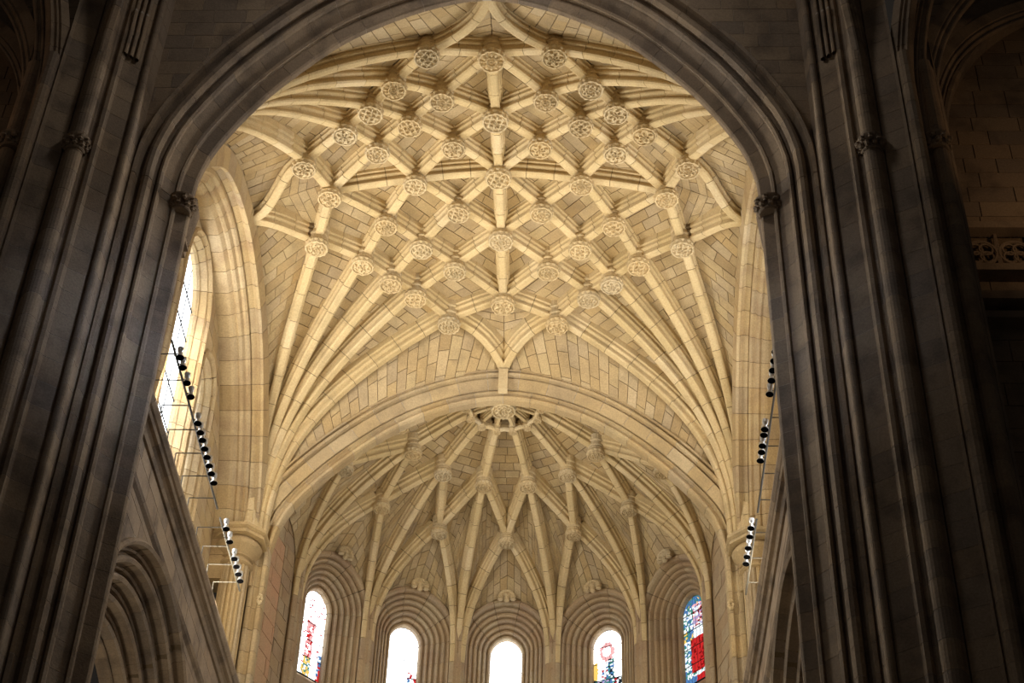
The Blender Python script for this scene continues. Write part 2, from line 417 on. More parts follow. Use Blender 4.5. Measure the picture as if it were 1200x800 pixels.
# ------------------------------------------------------------------ bosses
def rosette(mb, c, r, kind, th, n=56):
    rr = [0, .10, .17, .22, .30, .36, .42, .48, .54, .60, .66, .72, .78, .84, .88, .94, 1.0, 1.02]
    v = []; ph = random.random() * 6
    def raised(q, a):
        x, y = q * math.cos(a), q * math.sin(a)
        if q < .18 or q > .87: return 1
        if q > .82: return 0
        if kind == 0:
            best = min(math.hypot(x - .54 * math.cos(k * PI / 4), y - .54 * math.sin(k * PI / 4)) for k in range(8))
            return 1 if best < .2 and (best > .1 or best < .05) else 0
        if kind == 1: return 1 if math.sin(6 * a + 7 * q + 2 * math.sin(5 * q)) * math.cos(9 * q - a) > -.25 else 0
        if kind == 2: return 1 if (.32 < q < .46 or (q > .52 and math.cos(12 * a) > -.1)) else 0
        return 1 if max(abs(math.cos(7 * x)), abs(math.cos(7 * y + 1.2 * x))) > .82 else 0
    for i, q in enumerate(rr):
        for k in range(n):
            a = 2 * PI * k / n; h = raised(q, a); rad = r * q * (1 + (.03 * math.cos(14 * a) if q > .9 else 0))
            z = -(.02 + th * (.9 if h else .25) * (1 - .25 * q * q) * (1 + .22 * math.cos(9 * a + 7 * q) * math.cos(13 * q + 3 * a))) if q <= 1 else .07
            v.append(V(c) + V((rad * math.cos(a + ph), rad * math.sin(a + ph), z)))
    f = [[i * n + k, (i + 1) * n + k, (i + 1) * n + (k + 1) % n, i * n + (k + 1) % n] for i in range(len(rr) - 1) for k in range(n)]
    f.append([(len(rr) - 1) * n + k for k in range(n)])
    mb.add(v, f)
RK = random.Random(3)
def boss(p, r, stem, label, group, kind, cat='boss'):
    b = empty('roof_boss', tuple(p), label, cat, group)
    s = MB(); R = r * .92
    s.lathe(p, [(R * .98, .04), (R * 1.06, .10), (R * 1.06, .17), (R * .94, .20), (R * .90, stem * .36), (R * 1.0, stem * .39), (R * 1.0, stem * .46), (R * .90, stem * .49), (R * .90, stem * .62), (R * 1.05, stem * .66), (R * 1.05, stem)], 20)
    s.build('drum', M_boss, b, smooth=False)
    d = MB(); rosette(d, p, r, RK.randrange(4), r * .34); d.build('rosette', M_boss, b)
    n = 48; vv = []
    for rad, z in ((.92, -.02), (1.10, .0), (1.16, .05), (1.08, .12), (.9, .12)):
        for q in range(n):
            a = 2 * PI * q / n; s = 1 + .05 * math.cos(12 * a); vv.append(V(p) + V((R * rad * s * math.cos(a), R * rad * s * math.sin(a), z - .01 * math.cos(12 * a))))
    ff = [[i * n + q, i * n + (q + 1) % n, (i + 1) % 5 * n + (q + 1) % n, (i + 1) % 5 * n + q] for i in range(5) for q in range(n)]
    ob('leaf_rim', vv, ff, M_boss, b, smooth=True)
    return b
side = {1: 'right', -1: 'left'}; end = {1: 'apse', -1: 'crossing'}
DESC = {'a': 'carved round boss where the {e}-end ogee rib starts, {s} side', 'b': 'carved drum boss second out from {e} end, {s} outer row of net',
        'c': 'carved drum boss third along the {s} outer row, counted from the {e} end', 'd': 'carved boss fourth along the {s} outer row, {e}-end half',
        'e': 'carved boss at the {s} wall star point, {e}-end half of net', 'g': 'pendant boss beside the ridge rib toward the {e} end, {s} side',
        'h': 'pendant boss in middle of the {s} net half, {e}-end side', 'i': 'pendant boss of {s} net just {e}-side of the cross rib, outer one',
        'j': 'pendant boss of {s} net closest to the central boss, {e}-end side'}
kk = 0
for n, t in DESC.items():
    for sx in (1, -1):
        for sy in (1, -1):
            p = nd(n, sx, sy, 0); boss(p, .35, .95, t.format(e=end[sy], s=side[sx]), 'carved bosses of the choir net vault', kk % 4); kk += 1
for n, t in (('M', 'carved boss on the cross rib, {s} of the central boss'), ('N', 'carved boss at the {s} end of the cross rib')):
    for sx in (1, -1): boss(nd(n, sx, 1, 0), .35, .9, t.format(s=side[sx]), 'carved bosses of the choir net vault', kk % 4); kk += 1
for n, sy, t in (('C3', 1, 'central carved boss where the ridge and cross ribs meet'), ('C4', 1, 'large rosette boss on ridge rib, one step toward apse'), ('C4', -1, 'carved boss on ridge rib, one step toward the crossing'),
                 ('C5', 1, 'flat carved boss ending the ridge rib at the apse side'), ('C5', -1, 'thick drum boss ending the ridge rib near the dark arch')):
    boss(nd(n, 1, sy, 0), .38, .95, t, 'carved bosses of the choir net vault', kk % 4); kk += 1

# ------------------------------------------------------------------ arch between choir and apse
ca = empty('apse_arch', (0, 43.4, 28), 'wide cream stone arch between the choir net vault and the apse vault', 'arch')
def orders(root, sw, y, secs, L, mt, cm, l0=0, l1=None):
    s2 = Sweep.__new__(Sweep); s2.P = [V((p.x, y, p.z)) for p in sw.P]; s2.d = sw.d; s2.N = sw.N; s2.B = sw.B
    for i, (nm, prof) in enumerate(secs):
        r = empty(nm, parent=root); ORIG.pop(r.name, None)
        r.matrix_parent_inverse = Matrix.Translation(-root.location)
        masonry(s2, prof, L, mt, r, cmat=cm, off=(.5 if i % 2 else 0), l0=l0, l1=l1)
    return s2
ysg = SB.B[0].y
orders(ca, SB, 0, [
    ('inner_order', [(0, 43.62), (0, 43.36), (.03, 43.28), (.10, 43.25), (.16, 43.29), (.20, 43.36), (.26, 43.34), (.30, 43.25), (.33, 43.26), (.35, 43.40), (.35, 43.62)]),
    ('outer_order', [(.35, 43.62), (.35, 43.42), (.38, 43.24), (.70, 43.08), (.73, 43.18), (.77, 43.18), (.79, 43.0), (.84, 42.95), (.89, 42.99), (.91, 43.12), (.94, 43.12), (.96, 42.98), (1.02, 42.98), (1.02, 43.62)])],
    .9, M_web, M_lime, l0=1.0, l1=SB.d[-1] - 1.0)

# ------------------------------------------------------------------ dark crossing arch
cr = empty('crossing_arch', (0, 27.8, 28), 'dark grey moulded stone arch framing the choir, in the foreground', 'arch')
OR1 = [(0, 28.25), (0, 28.12), (.03, 28.07), (.27, 27.95), (.29, 27.89), (.27, 27.83), (.32, 27.79), (.36, 27.84), (.36, 28.25)]
OR2 = [(.36, 28.25), (.36, 27.86), (.60, 27.56), (.59, 27.46), (.63, 27.39), (.69, 27.41), (.71, 27.50), (.74, 27.52), (.74, 28.25)]
OR3 = [(.74, 28.25), (.74, 27.5), (.77, 27.42), (.77, 27.28), (.82, 27.16), (.90, 27.12), (.98, 27.16), (1.01, 27.26), (1.05, 27.33), (1.09, 27.28), (1.10, 27.12), (1.12, 27.02), (1.19, 26.98), (1.24, 27.05), (1.24, 28.25)]
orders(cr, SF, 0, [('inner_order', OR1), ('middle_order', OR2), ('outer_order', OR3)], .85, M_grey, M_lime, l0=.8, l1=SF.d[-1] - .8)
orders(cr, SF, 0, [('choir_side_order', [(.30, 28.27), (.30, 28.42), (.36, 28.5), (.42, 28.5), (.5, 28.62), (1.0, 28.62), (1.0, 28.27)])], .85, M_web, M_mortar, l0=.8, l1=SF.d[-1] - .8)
wf = empty('wall_above_arch', kind='structure')
ext = sorted([(p.x, p.z) for p in SF.off(1.2)])
def fz(tab):
    def g(u):
        if u <= tab[0][0]: return tab[0][1]
        for i in range(1, len(tab)):
            if u <= tab[i][0]:
                a, b = tab[i - 1], tab[i]; return a[1] + (b[1] - a[1]) * (u - a[0]) / max(b[0] - a[0], 1e-6)
        return tab[-1][1]
    return g
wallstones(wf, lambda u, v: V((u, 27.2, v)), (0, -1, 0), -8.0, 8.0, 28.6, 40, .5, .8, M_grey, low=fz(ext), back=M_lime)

# ------------------------------------------------------------------ crossing piers
def roll(cx, cy, r, a0, a1, n=6): return [(cx + r * math.cos(math.radians(a0 + (a1 - a0) * i / n)), cy + r * math.sin(math.radians(a0 + (a1 - a0) * i / n))) for i in range(n + 1)]
def a2p(o): return [(6.67 + n, y) for n, y in o]
SECT = [('inner_shafts', a2p(OR1), 28.4), ('middle_shafts', a2p(OR2), 28.4), ('outer_shafts', a2p(OR3), 28.4),
        ('narrow_shaft', [(7.91, 28.4), (7.91, 27.0), (7.94, 26.84)] + roll(8.02, 26.72, .09, 170, 330) + [(8.11, 26.76), (8.12, 28.4)], 39),
        ('flat_face', [(8.12, 28.4), (8.12, 26.72), (8.50, 26.42), (8.54, 26.30), (8.62, 26.27), (8.70, 26.34), (8.72, 28.4)], 39),
        ('great_shaft', [(8.70, 28.4), (8.70, 26.33), (8.75, 26.31)] + roll(8.97, 26.20, .20, 165, 320, 8) + [(9.20, 26.18), (9.24, 26.2), (9.3, 28.4)], 39),
        ('flat_face', [(9.3, 28.4), (9.26, 26.16), (9.70, 25.92), (9.74, 25.8), (9.78, 28.4)], 39),
        ('narrow_shaft', [(9.78, 28.4), (9.76, 25.86)] + roll(9.92, 25.72, .15, 150, 350) + [(10.12, 25.95), (10.14, 28.4)], 31),
        ('side_shaft', [(10.14, 28.4), (10.14, 26.02)] + roll(10.42, 26.02, .17, 170, 360, 7) + [(10.70, 26.2), (10.72, 28.4)], 31),
        ('side_face', [(10.72, 28.6), (10.72, 26.24), (10.86, 26.5), (10.92, 27.2), (11.05, 27.3), (11.1, 29.1), (10.9, 29.3)], 33)]
def foliage_cap(mb, c, r, h, n=9, arc=(0, 360)):
    mb.lathe(V(c), [(r * 1.0, -h * .5), (r * 1.12, -h * .42), (r * 1.12, -h * .36), (r * 1.0, -h * .3), (r * 1.1, h * .1), (r * 1.35, h * .4), (r * 1.38, h * .5), (r * .9, h * .5)], 14)
    for i in range(n):
        for j in range(2):
            a = 2 * PI * (i + j * .5) / n; q = r * (1.12 + .16 * j); p = V(c) + V((math.cos(a) * q, math.sin(a) * q, h * (-.16 + .34 * j)))
            mb.lathe(p, [(.02, -.08), (.07, -.05), (.055, 0), (.085, .04), (.03, .09)], 6)
def strip(sec, sx):
    return [(sx * x, y) for x, y in sec]
for sx in (1, -1):
    s_ = side[sx]
    pr = empty('crossing_pier', (sx * 9, 27.5, -1.6), 'dark clustered stone pier framing the %s side of the view' % s_, 'pier', 'clustered crossing piers')
    for nm, sec, ztop in SECT:
        sc = [(sx * x, y) for x, y in sec]
        sw = Sweep([V((0, 0, -1.6)), V((0, 0, ztop))], lambda i, t: V((0, 1, 0)))
        # frame: N = B x T = y x z = x
        r_ = None
        v, f = sw.rings([0, ztop + 1.6 - .02], inset(sc, .007)); r_ = ob(nm, v, f, M_lime, pr)
        z0 = 13.0; ch = .62; k = int((ztop - z0) / ch); o_ = random.uniform(0, .3)
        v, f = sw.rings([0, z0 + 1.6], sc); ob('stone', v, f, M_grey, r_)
        for i in range(k + 1):
            a = z0 + 1.6 + i * ch + o_ + .01; b = min(a + ch - .012, ztop + 1.6)
            if i == 0: a = z0 + 1.61
            if b - a < .1: continue
            v, f = sw.rings([a, b], sc); ob('stone', v, f, M_grey, r_)
    for xx in (8.24, 8.36, 8.48):
        yy = 26.64 - (xx - 8.12) * .79; z = 29.4; pth = Sweep([V((0, .24, z)), V((0, .12, z + 1)), V((0, 0, z + 2)), V((0, 0, 39))], lambda i, t: V((0, 1, 0)))
        masonry(pth, [(sx * (xx + .05 * math.cos(q)), yy + .07 * math.sin(q) - .02) for q in [2 * PI * k / 8 for k in range(8)]], .8, M_grey, r_)
    c1 = MB(); foliage_cap(c1, (sx * 6.86, 28.0, 28.25), .24, .42, 8); c1.build('capital', M_grey, pr)
    c2 = MB(); foliage_cap(c2, (sx * 8.97, 26.2, 28.35), .22, .42, 9); c2.build('capital', M_grey, pr)
    c3 = MB(); foliage_cap(c3, (sx * 10.36, 26.0, 28.2), .24, .4, 8); c3.build('capital', M_grey, pr)
    # corbelled springer of the choir ribs behind the pier
    cb = MB()
    for i in range(6):
        cb.tube([(sx * (6.83 - .01 * i), 28.4 + .08 * i, 27.75), (sx * (6.72 + .01 * i), 28.4 + .11 * i, 28.9)], [.04, .10], 8)
    cb.box((sx * 6.92, 28.62, 27.72), (.16, .28, .05)); cb.box((sx * 7.08, 28.75, 28.2), (.2, .4, .5)); cb.build('corbel', M_grey, pr)
    # ribs of the crossing and transept vaults springing from the pier
    for (p0, p1, p2, p3) in [((8.95, 26.15, 30), (8.9, 25.9, 34), (8.2, 25.0, 37), (6.5, 22.5, 40)),
                             ((10.0, 25.9, 28.4), (10.0, 25.8, 32), (10.4, 25.3, 34), (12.0, 23.2, 37)),
                             ((10.35, 26.0, 28.4), (10.35, 26.0, 32), (10.9, 26.0, 34.2), (13.0, 25.2, 37.6)),
                             ((10.6, 26.4, 28.4), (10.6, 26.4, 31.6), (11.4, 26.6, 34), (14.4, 26.9, 36.6)),
                             ((10.75, 26.9, 28.4), (10.75, 26.9, 31.2), (11.6, 27.4, 33.6), (14.6, 28.6, 36.0))]:
        P = bez([(sx * p[0], p[1], p[2]) for p in (p0, p1, p2, p3)], 16); h = V((P[-1].x - P[0].x, P[-1].y - P[0].y, 0))
        s4 = ribsweep(P, h)
        rr = ribobj(s4, L=.75, mt=M_grey, prof=ribprof(.17, .42, .1), parent=pr)

# ================================================================== apse
AY = 43.95; AC = V((0, AY, 0)); ST_ = PI / 7
def ap(k, r, z): return V((r * math.sin(k * ST_), AY + r * math.cos(k * ST_), z))
apse = empty('ceiling', kind='structure')
ACEN = (0, 44, 29)
K0 = ap(0, 0, 35.12)
AR = ribprof(.18, .62, .05)
UPA = .54
halfs = [k + .5 for k in range(-4, 4)]
r1 = {k: ap(k, 1.22, 35.10) for k in halfs}
r2 = {k: ap(k, 3.38, 34.38) for k in halfs}
r3 = {k: ap(k, 5.34, 33.45) for k in range(-3, 4)}
pz = 29.6
def climb(A, B, e):
    P = []
    for i in range(17):
        s = (i / 16) ** 2.0; P.append(V((A.x + (B.x - A.x) * s, A.y + (B.y - A.y) * s, A.z + (B.z - A.z) * s ** e)))
    return ribsweep(resample(P, 20), B - A)
main = {}; sidel = {}
for k in halfs:
    if abs(k) == 3.5:
        A = ap(k, 7.3, pz)
    else: A = ap(k, 7.40, pz)
    main[k] = climb(A, r2[k], .42); ribobj(main[k], .8, M_rib, AR, apse); ribobj(ribsweep([A - V((0, 0, 9)), A], r2[k] - A), .8, M_apse, AR, apse, name='rib_shaft')
    u = straight(r2[k], r1[k]); ribobj(u, .7, M_rib, AR, apse)
    main[(k, 'u')] = u
    c = straight(r1[k], K0); ribobj(c, .8, M_rib, ribprof(.09, .35, .05), apse)
for k in range(-3, 4):
    for d in (-.5, .5):
        s = straight(r2[k + d], r3[k]); ribobj(s, .8, M_rib, AR, apse); sidel[(k, d, 'u')] = s
        tx = (r3[k] - ap(k + d, 7.4, pz)); A = ap(k + d * .88, 7.28, pz)
        s = climb(A, r3[k], .40); ribobj(s, .7, M_rib, ribprof(.15, .54, .05), apse); sidel[(k, d, 'l')] = s; ribobj(ribsweep([A - V((0, 0, 9)), A], r3[k] - A), .8, M_apse, ribprof(.15, .54, .05), apse, name='rib_shaft')
def offp(sw): return sw.off(UPA)
HR = 1.46; HZ = 30.52; HD = 7.2
def inplane(k, t, z, depth):            # point on the wall plane of bay k: t across, depth from the centre
    c = V((math.sin(k * ST_), math.cos(k * ST_), 0)); tt = V((math.cos(k * ST_), -math.sin(k * ST_), 0))
    return AC + c * depth + tt * t + V((0, 0, z))
for k in range(-3, 4):
    Kc = K0 + V((0, 0, UPA))
    c = {d: main[(k + d, 'u')].off(UPA) for d in (-.5, .5)}
    A = [Kc] + c[.5][::-1]; B = [Kc] + c[-.5][::-1]
    # cell between the two spokes down to the third-ring boss
    L1 = A + sidel[(k, .5, 'u')].off(UPA)[1:]; L2 = B + sidel[(k, -.5, 'u')].off(UPA)[1:]
    web(L1, L2, apse, ACEN, ch=.33, sw=.5)
    for d in (-.5, .5):
        web(main[k + d].off(UPA) + sidel[(k, d, 'u')].off(UPA)[1:], sidel[(k, d, 'l')].off(UPA), apse, ACEN, ch=.33, sw=.5)
        # lunette above the window
        low = []
        for i in range(13):
            a = PI / 2 * i / 12; low.append(inplane(k, math.copysign(1, d) * HR * math.cos(a), HZ + (HR + .05) * math.sin(a), HD + .08))
        low = [inplane(k, math.copysign(1, d) * (HR + .02), pz, HD + .08)] + low
        top = sidel[(k, d, 'l')].off(UPA * .8); top[-1] = r3[k] + V((0, 0, UPA * .8)) + V((r3[k].x, r3[k].y - AY, 0)).normalized() * .05
        mid = top[-1]; cpt = low[-1]
        # split: rib curve from springing to boss, then down the middle to the hood apex
        web(top + [mid.lerp(cpt, t) for t in (.25, .5, .75, 1.0)][:0], low, apse, ACEN, ch=.33, sw=.5)
# ring of small bosses round the keystone
boss(ap(0, 0, 34.95), .40, .5, 'large foliate keystone boss at the crown of the apse vault', 'apse crown bosses', 3)
tb = MB()
P = [ap(-3.5 + 7 * i / 28, 1.22 * (1.0 if i % 4 else 1.0), 35.0) for i in range(29)]
ring = empty('keystone_ring', (0, AY, 34.9), 'scalloped stone ring circling the apse keystone', 'tracery')
for i in range(7):
    P = []
    for j in range(9):
        t = j / 8; k = -3.5 + i + t; P.append(ap(k, 1.24 - .12 * math.sin(PI * t), 34.98))
    tb = MB(); tb.tube(P, .075, 6); tb.build('scallop', M_boss, ring)
nm8 = ['first', 'second', 'third', 'fourth', 'fifth', 'sixth', 'seventh', 'eighth']
for i, k in enumerate(halfs):
    boss(ap(k, 1.22, 34.93), .14, .3, 'small knob boss on the keystone ring, %s from left' % nm8[i], 'knobs on the apse keystone ring', i % 4)
    boss(ap(k, 3.38, 34.2), .29, .72, 'pendant boss of the inner apse ring, %s from left' % nm8[i], 'inner ring of apse bosses', i % 4)
for i, k in enumerate(range(-3, 4)):
    boss(ap(k, 5.34, 33.28), .27, .68, 'pendant boss of the outer apse ring above the %s bay from left' % nm8[i], 'outer ring of apse bosses', (i + 1) % 4)

# ------------------------------------------------------------------ apse walls and windows
wa = empty('wall_apse', kind='structure')
for k in range(-3, 4):
    tw = 1.66
    def F(u, v, k=k): return inplane(k, u, v, HD + .12)
    nr = (-math.sin(k * ST_), -math.cos(k * ST_), 0)
    if abs(k) < 3:
        def lowf(u): return HZ + math.sqrt(max(HR * HR - u * u, 0)) if abs(u) < HR else 0
        wallstones(wa, F, nr, -tw, tw, HZ, 33.2, .4, .6, M_apse, low=lambda u: lowf(u) if abs(u) < HR else 0, high=lambda u: 33.2 - abs(u) * 1.2)
        for s in (-1, 1):
            a, b = (HR, tw) if s > 0 else (-tw, -HR)
            wallstones(wa, F, nr, a, b, 23, HZ, .45, .6, M_apse)
        wallstones(wa, F, nr, -HR, HR, 23, 26.6, .45, .6, M_apse)
    else:
        pu = .55 if k == -3 else -tw
        if k == -3: wallstones(wa, F, nr, -tw, pu, 23, 30.9, .6, .9, M_pink); wallstones(wa, F, nr, -tw, pu, 30.9, 32.6, .5, .8, M_apse)
        wallstones(wa, F, nr, pu, tw, 23, 32.6, .5, .8, M_apse)
# shaft clusters between the bays
for k in halfs:
    c = ap(k, 7.42, 0); rad = V((math.sin(k * ST_), math.cos(k * ST_), 0)); tt = V((math.cos(k * ST_), -math.sin(k * ST_), 0))
    prof = [(-.42, .30), (-.40, .12), (-.34, .02), (-.26, .02), (-.22, .10), (-.16, .08), (-.16, -.06), (-.09, -.16), (.09, -.16), (.16, -.06), (.16, .08), (.22, .10), (.26, .02), (.34, .02), (.40, .12), (.42, .30)]
    r_ = empty('shaft_cluster', parent=wa)
    zs = 21.0; i = 0
    v = [c + rad * b + tt * a + V((0, 0, z)) for z in (15, pz + .3) for a, b in inset(prof, .012)]; m_ = len(prof)
    ob('mortar', v, [[q, (q + 1) % m_, m_ + (q + 1) % m_, m_ + q] for q in range(m_)] + [list(range(m_)), list(range(m_, 2 * m_))], M_mortar, r_)
    while zs < pz + .3:
        h = .7; b1 = min(zs + h - .02, pz + .35)
        v = [c + rad * b + tt * a + V((0, 0, z)) for z in (zs, b1) for a, b in prof]
        ob('stone', v, [[q, (q + 1) % m_, m_ + (q + 1) % m_, m_ + q] for q in range(m_)] + [list(range(m_)), list(range(m_, 2 * m_))], M_apse, r_)
        zs += h
# windows: five deep stepped reveals with stained glass
def emis(name, c, s):
    mt = bpy.data.materials.new(name); mt.use_nodes = True; nt = mt.node_tree; nt.nodes.remove(nt.nodes['Principled BSDF'])
    e = nt.nodes.new('ShaderNodeEmission'); n = nt.nodes.new('ShaderNodeTexNoise'); n.inputs['Scale'].default_value = 6; g = nt.nodes.new('ShaderNodeNewGeometry')
    mx = nt.nodes.new('ShaderNodeMixRGB'); mx.blend_type = 'MULTIPLY'; mx.inputs[0].default_value = .3; mx.inputs[1].default_value = (*c, 1)
    nt.links.new(g.outputs['Position'], n.inputs['Vector']); nt.links.new(n.outputs['Fac'], mx.inputs[2])
    nt.links.new(mx.outputs[0], e.inputs[0]); e.inputs[1].default_value = s; nt.links.new(e.outputs[0], nt.nodes['Material Output'].inputs[0]); return mt
GL = {'w': emis('clear_lit_glass', (.93, .97, 1), 5.0), 's': emis('white_lit_glass', (.85, .92, .95), 1.5), 'r': emis('red_glass', (.75, .03, .03), 1.0), 'R': emis('deep_red_glass', (.35, .01, .01), .8),
      'b': emis('blue_glass', (.12, .30, .65), .9), 'g': emis('green_glass', (.08, .42, .34), .8), 'y': emis('yellow_glass', (1, .65, .15), 1.3), 'v': emis('lilac_glass', (.55, .45, .75), 1.0),
      'p': emis('pink_glass', (1, .45, .45), 1.4), 'k': emis('dark_glass', (.03, .05, .07), .5)}
GK = list(GL)
def paint(win, u, v):                   # u -1..1, v 0 (sill)..1 (top); coloured figures in the glass
    rn = random.random()
    if win == 0:
        return 'b' if (abs(u - .15) < .25 and v < .34 and rn < .6) else 'w'
    if win == -1:
        if u > .45 and v < .48: return random.choice('wrbsw')
        return 'w'
    if win == -2:
        d = abs(u - (-.1 + .25 * (v - .5)))
        if v < .62 and d < .30: return random.choice('rrppwp') if v > .2 else random.choice('yysg')
        if v < .3 and u > .7: return random.choice('rsb')
        if v < .12: return 'w'
        return 'w' if rn < .93 else 'r'
    if win == 1:
        if .62 < v and math.hypot(u * 1.0 + .1, (v - .74) * 5) < .55 and math.hypot(u + .1, (v - .74) * 5) > .3: return 'p'
        if .42 < v < .66 and .0 < u < .5: return random.choice('bgsk')
        if .42 < v < .56 and -.5 < u <= .0: return random.choice('rsb')
        if v < .42: return random.choice('ssbvkg') if u < .5 else random.choice('rsk')
        if v < .62 and u < -.7: return 'y'
        return 'w'
    if win == 2:
        if v > .9: return random.choice('gbyb')
        if .62 < v <= .9: return random.choice('psvR') if -.1 < u < .75 else random.choice('gbss')
        if .50 < v <= .62: return 's' if u > -.2 else random.choice('gyb')
        if .1 < v <= .5 and u > -.45 + .2 * (v - .3): return random.choice('rrrR')
        if v <= .06: return 'r' if u > 0 else 'b'
        return random.choice('sssbg')
    return 'w'
for wi, k in enumerate(range(-2, 3)):
    rt_ = empty('window_%d' % (wi + 1), kind='structure')
    c = V((math.sin(k * ST_), math.cos(k * ST_), 0)); tt = V((math.cos(k * ST_), -math.sin(k * ST_), 0))
    GR = .54; GZ = 30.42; SILL = 27.85; GD = 8.12
    # path along the glass outline: jamb, round head, jamb
    P = [V((GR, 0, SILL - 3.5 + 3.5 * i / 2)) for i in range(3)] + [V((GR, 0, GZ - 1.2))] + [V((GR * math.cos(PI * i / 16), 0, GZ + GR * (math.sin(PI * i / 16) + .16 * max(0, 1 - abs(i - 8) / 6) ** 1.3))) for i in range(17)] + [V((-GR, 0, GZ - 1.2))] + [V((-GR, 0, SILL - 3.5 + 3.5 * i / 2)) for i in (2, 1, 0)]
    class Loc(Sweep): pass
    N_ = []
    for p in P: N_.append(V((p.x, 0, p.z - GZ)).normalized() if p.z > GZ else V((math.copysign(1, p.x), 0, 0)))
    # stepped mouldings: (outward from glass edge, depth)
    ords = []; nst = 7; sn, sd = 1.06 / nst, .93 / nst
    for s in range(nst):
        a, e = s * sn, GD - .06 - s * sd
        pf = [(a, GD + .12), (a, e + .02), (a + .018, e - sd * .62), (a + sn * .38, e - sd * .98), (a + sn * .66, e - sd * .9), (a + sn * .82, e - sd * .55), (a + sn, e - sd * .5), (a + sn, GD + .12)]
        if s == nst - 1: pf = [(a, GD + .1), (a, e + .02), (a + .02, e - sd * .8), (a + .06, e - sd * 1.3), (a + .14, e - sd * 1.35), (a + .2, e - sd), (a + .22, HD + .04), (a + .22, GD + .1)]
        ords.append(('hood_moulding' if s == nst - 1 else 'reveal_moulding', pf))
    d = clen(P)
    for oi_, (nm, pf) in enumerate(ords):
        def ring(l, pf=pf):
            for i in range(1, len(P)):
                if l <= d[i] + 1e-6:
                    q = (l - d[i - 1]) / max(d[i] - d[i - 1], 1e-6); p = P[i - 1].lerp(P[i], q); n = N_[i - 1].lerp(N_[i], q).normalized(); break
            else: p, n = P[-1], N_[-1]
            return [AC + tt * (p.x + n.x * a) + c * b + V((0, 0, p.z + n.z * a)) for a, b in pf]
        mo = empty(nm, parent=rt_)
        def seg(a, b, nmm, mt, par, pf2=None, k2=3):
            v = []; m_ = len(pf)
            for j in range(k2 + 1): v += ring(a + (b - a) * j / k2, pf2 or pf)
            f = [[j * m_ + q, j * m_ + (q + 1) % m_, (j + 1) * m_ + (q + 1) % m_, (j + 1) * m_ + q] for j in range(k2) for q in range(m_)]
            f += [list(range(m_))[::-1], [k2 * m_ + q for q in range(m_)]]
            ob(nmm, v, f, mt, par)
        seg(.1, d[-1] - .1, 'mortar', M_mortar, mo, inset(pf, .012), 90)
        cuts = [0, 1.1, 2.0, 2.8, d[3] + .4, d[4]] + [d[4] + (d[20] - d[4]) * i / 5 for i in range(1, 6)]
        cuts = cuts + [d[-1] - q for q in (d[3] + .4, 2.8, 2.0, 1.1, 0)]
        for i in range(len(cuts) - 1):
            if cuts[i + 1] - cuts[i] > .05: seg(cuts[i] + .006, cuts[i + 1] - .006, 'stone', M_apse, mo)
    # sloping sill
    sm = MB()
    def q_(t, dep, z): return AC + tt * t + c * dep + V((0, 0, z))
    sm.add([q_(-GR, GD + .1, SILL), q_(GR, GD + .1, SILL), q_(HR, HD + .1, SILL - 1.4), q_(-HR, HD + .1, SILL - 1.4), q_(-GR, GD + .1, SILL - 1.6), q_(GR, GD + .1, SILL - 1.6), q_(HR, HD + .1, SILL - 1.6), q_(-HR, HD + .1, SILL - 1.6)],
           [[0, 1, 2, 3], [7, 6, 5, 4], [0, 4, 5, 1], [1, 5, 6, 2], [2, 6, 7, 3], [3, 7, 4, 0]]); sm.build('sill', M_apse, rt_)
    # glass mosaic
    gm = MB(); nu, nv = 14, 48; H = GZ + GR * 1.14 - SILL
    gu = [[(-1 + 2 * i / nu) + (random.uniform(-.06, .06) if 0 < i < nu else 0) for i in range(nu + 1)] for j in range(nv + 1)]
    gv = [[(j / nv) + (random.uniform(-.008, .008) if 0 < j < nv else 0) for i in range(nu + 1)] for j in range(nv + 1)]
    def pt(i, j):
        z = SILL + gv[j][i] * H; hw = GR if z < GZ else math.sqrt(max(GR * GR - ((z - GZ) / 1.14) ** 2, 0)); return q_(gu[j][i] * hw, GD, z)
    for j in range(nv):
        for i in range(nu):
            mi = GK.index(paint(k, (i + .5) / nu * 2 - 1, (j + .5) / nv)); v = [pt(i, j), pt(i + 1, j), pt(i + 1, j + 1), pt(i, j + 1)]
            gm.add(v + [x + c * .01 for x in v], [[0, 1, 2, 3], [7, 6, 5, 4], [0, 4, 5, 1], [1, 5, 6, 2], [2, 6, 7, 3], [3, 7, 4, 0]], mi)
    gm.build('stained_glass', None, rt_, kind='stuff', mats=[GL[x] for x in GK])
    for j in range(1, 5):
        z = SILL + H * j / 5; b_ = MB(); b_.tube([q_(-GR, GD - .03, z), q_(GR, GD - .03, z)], .014, 6); b_.build('saddle_bar', M_iron, rt_)
    if abs(k) > 0:
        lm = MB()
        for i in range(2, nu, 2):
            for j in range(nv): 
                a, b_ = pt(i, j), pt(i, j + 1); lm.tube([a - c * .012, b_ - c * .012], .006, 4)
        lm.build('lead_lines', M_iron, rt_, kind='stuff')
    # carved finial on the hood
    fl = MB()
    for a in range(9):
        an = PI * a / 8; p = q_(.22 * math.cos(an), HD - .34, GZ + GR + 1.06 + .22 * math.sin(an)); fl.lathe(p, [(.02, -.10), (.11, -.06), (.08, .0), (.12, .06), (.02, .11)], 6)
    fl.lathe(q_(0, HD - .32, GZ + GR + 1.06), [(.04, -.16), (.1, -.1), (.09, .05), (.13, .12), (.03, .22)], 8); fl.build('finial', M_boss, rt_)

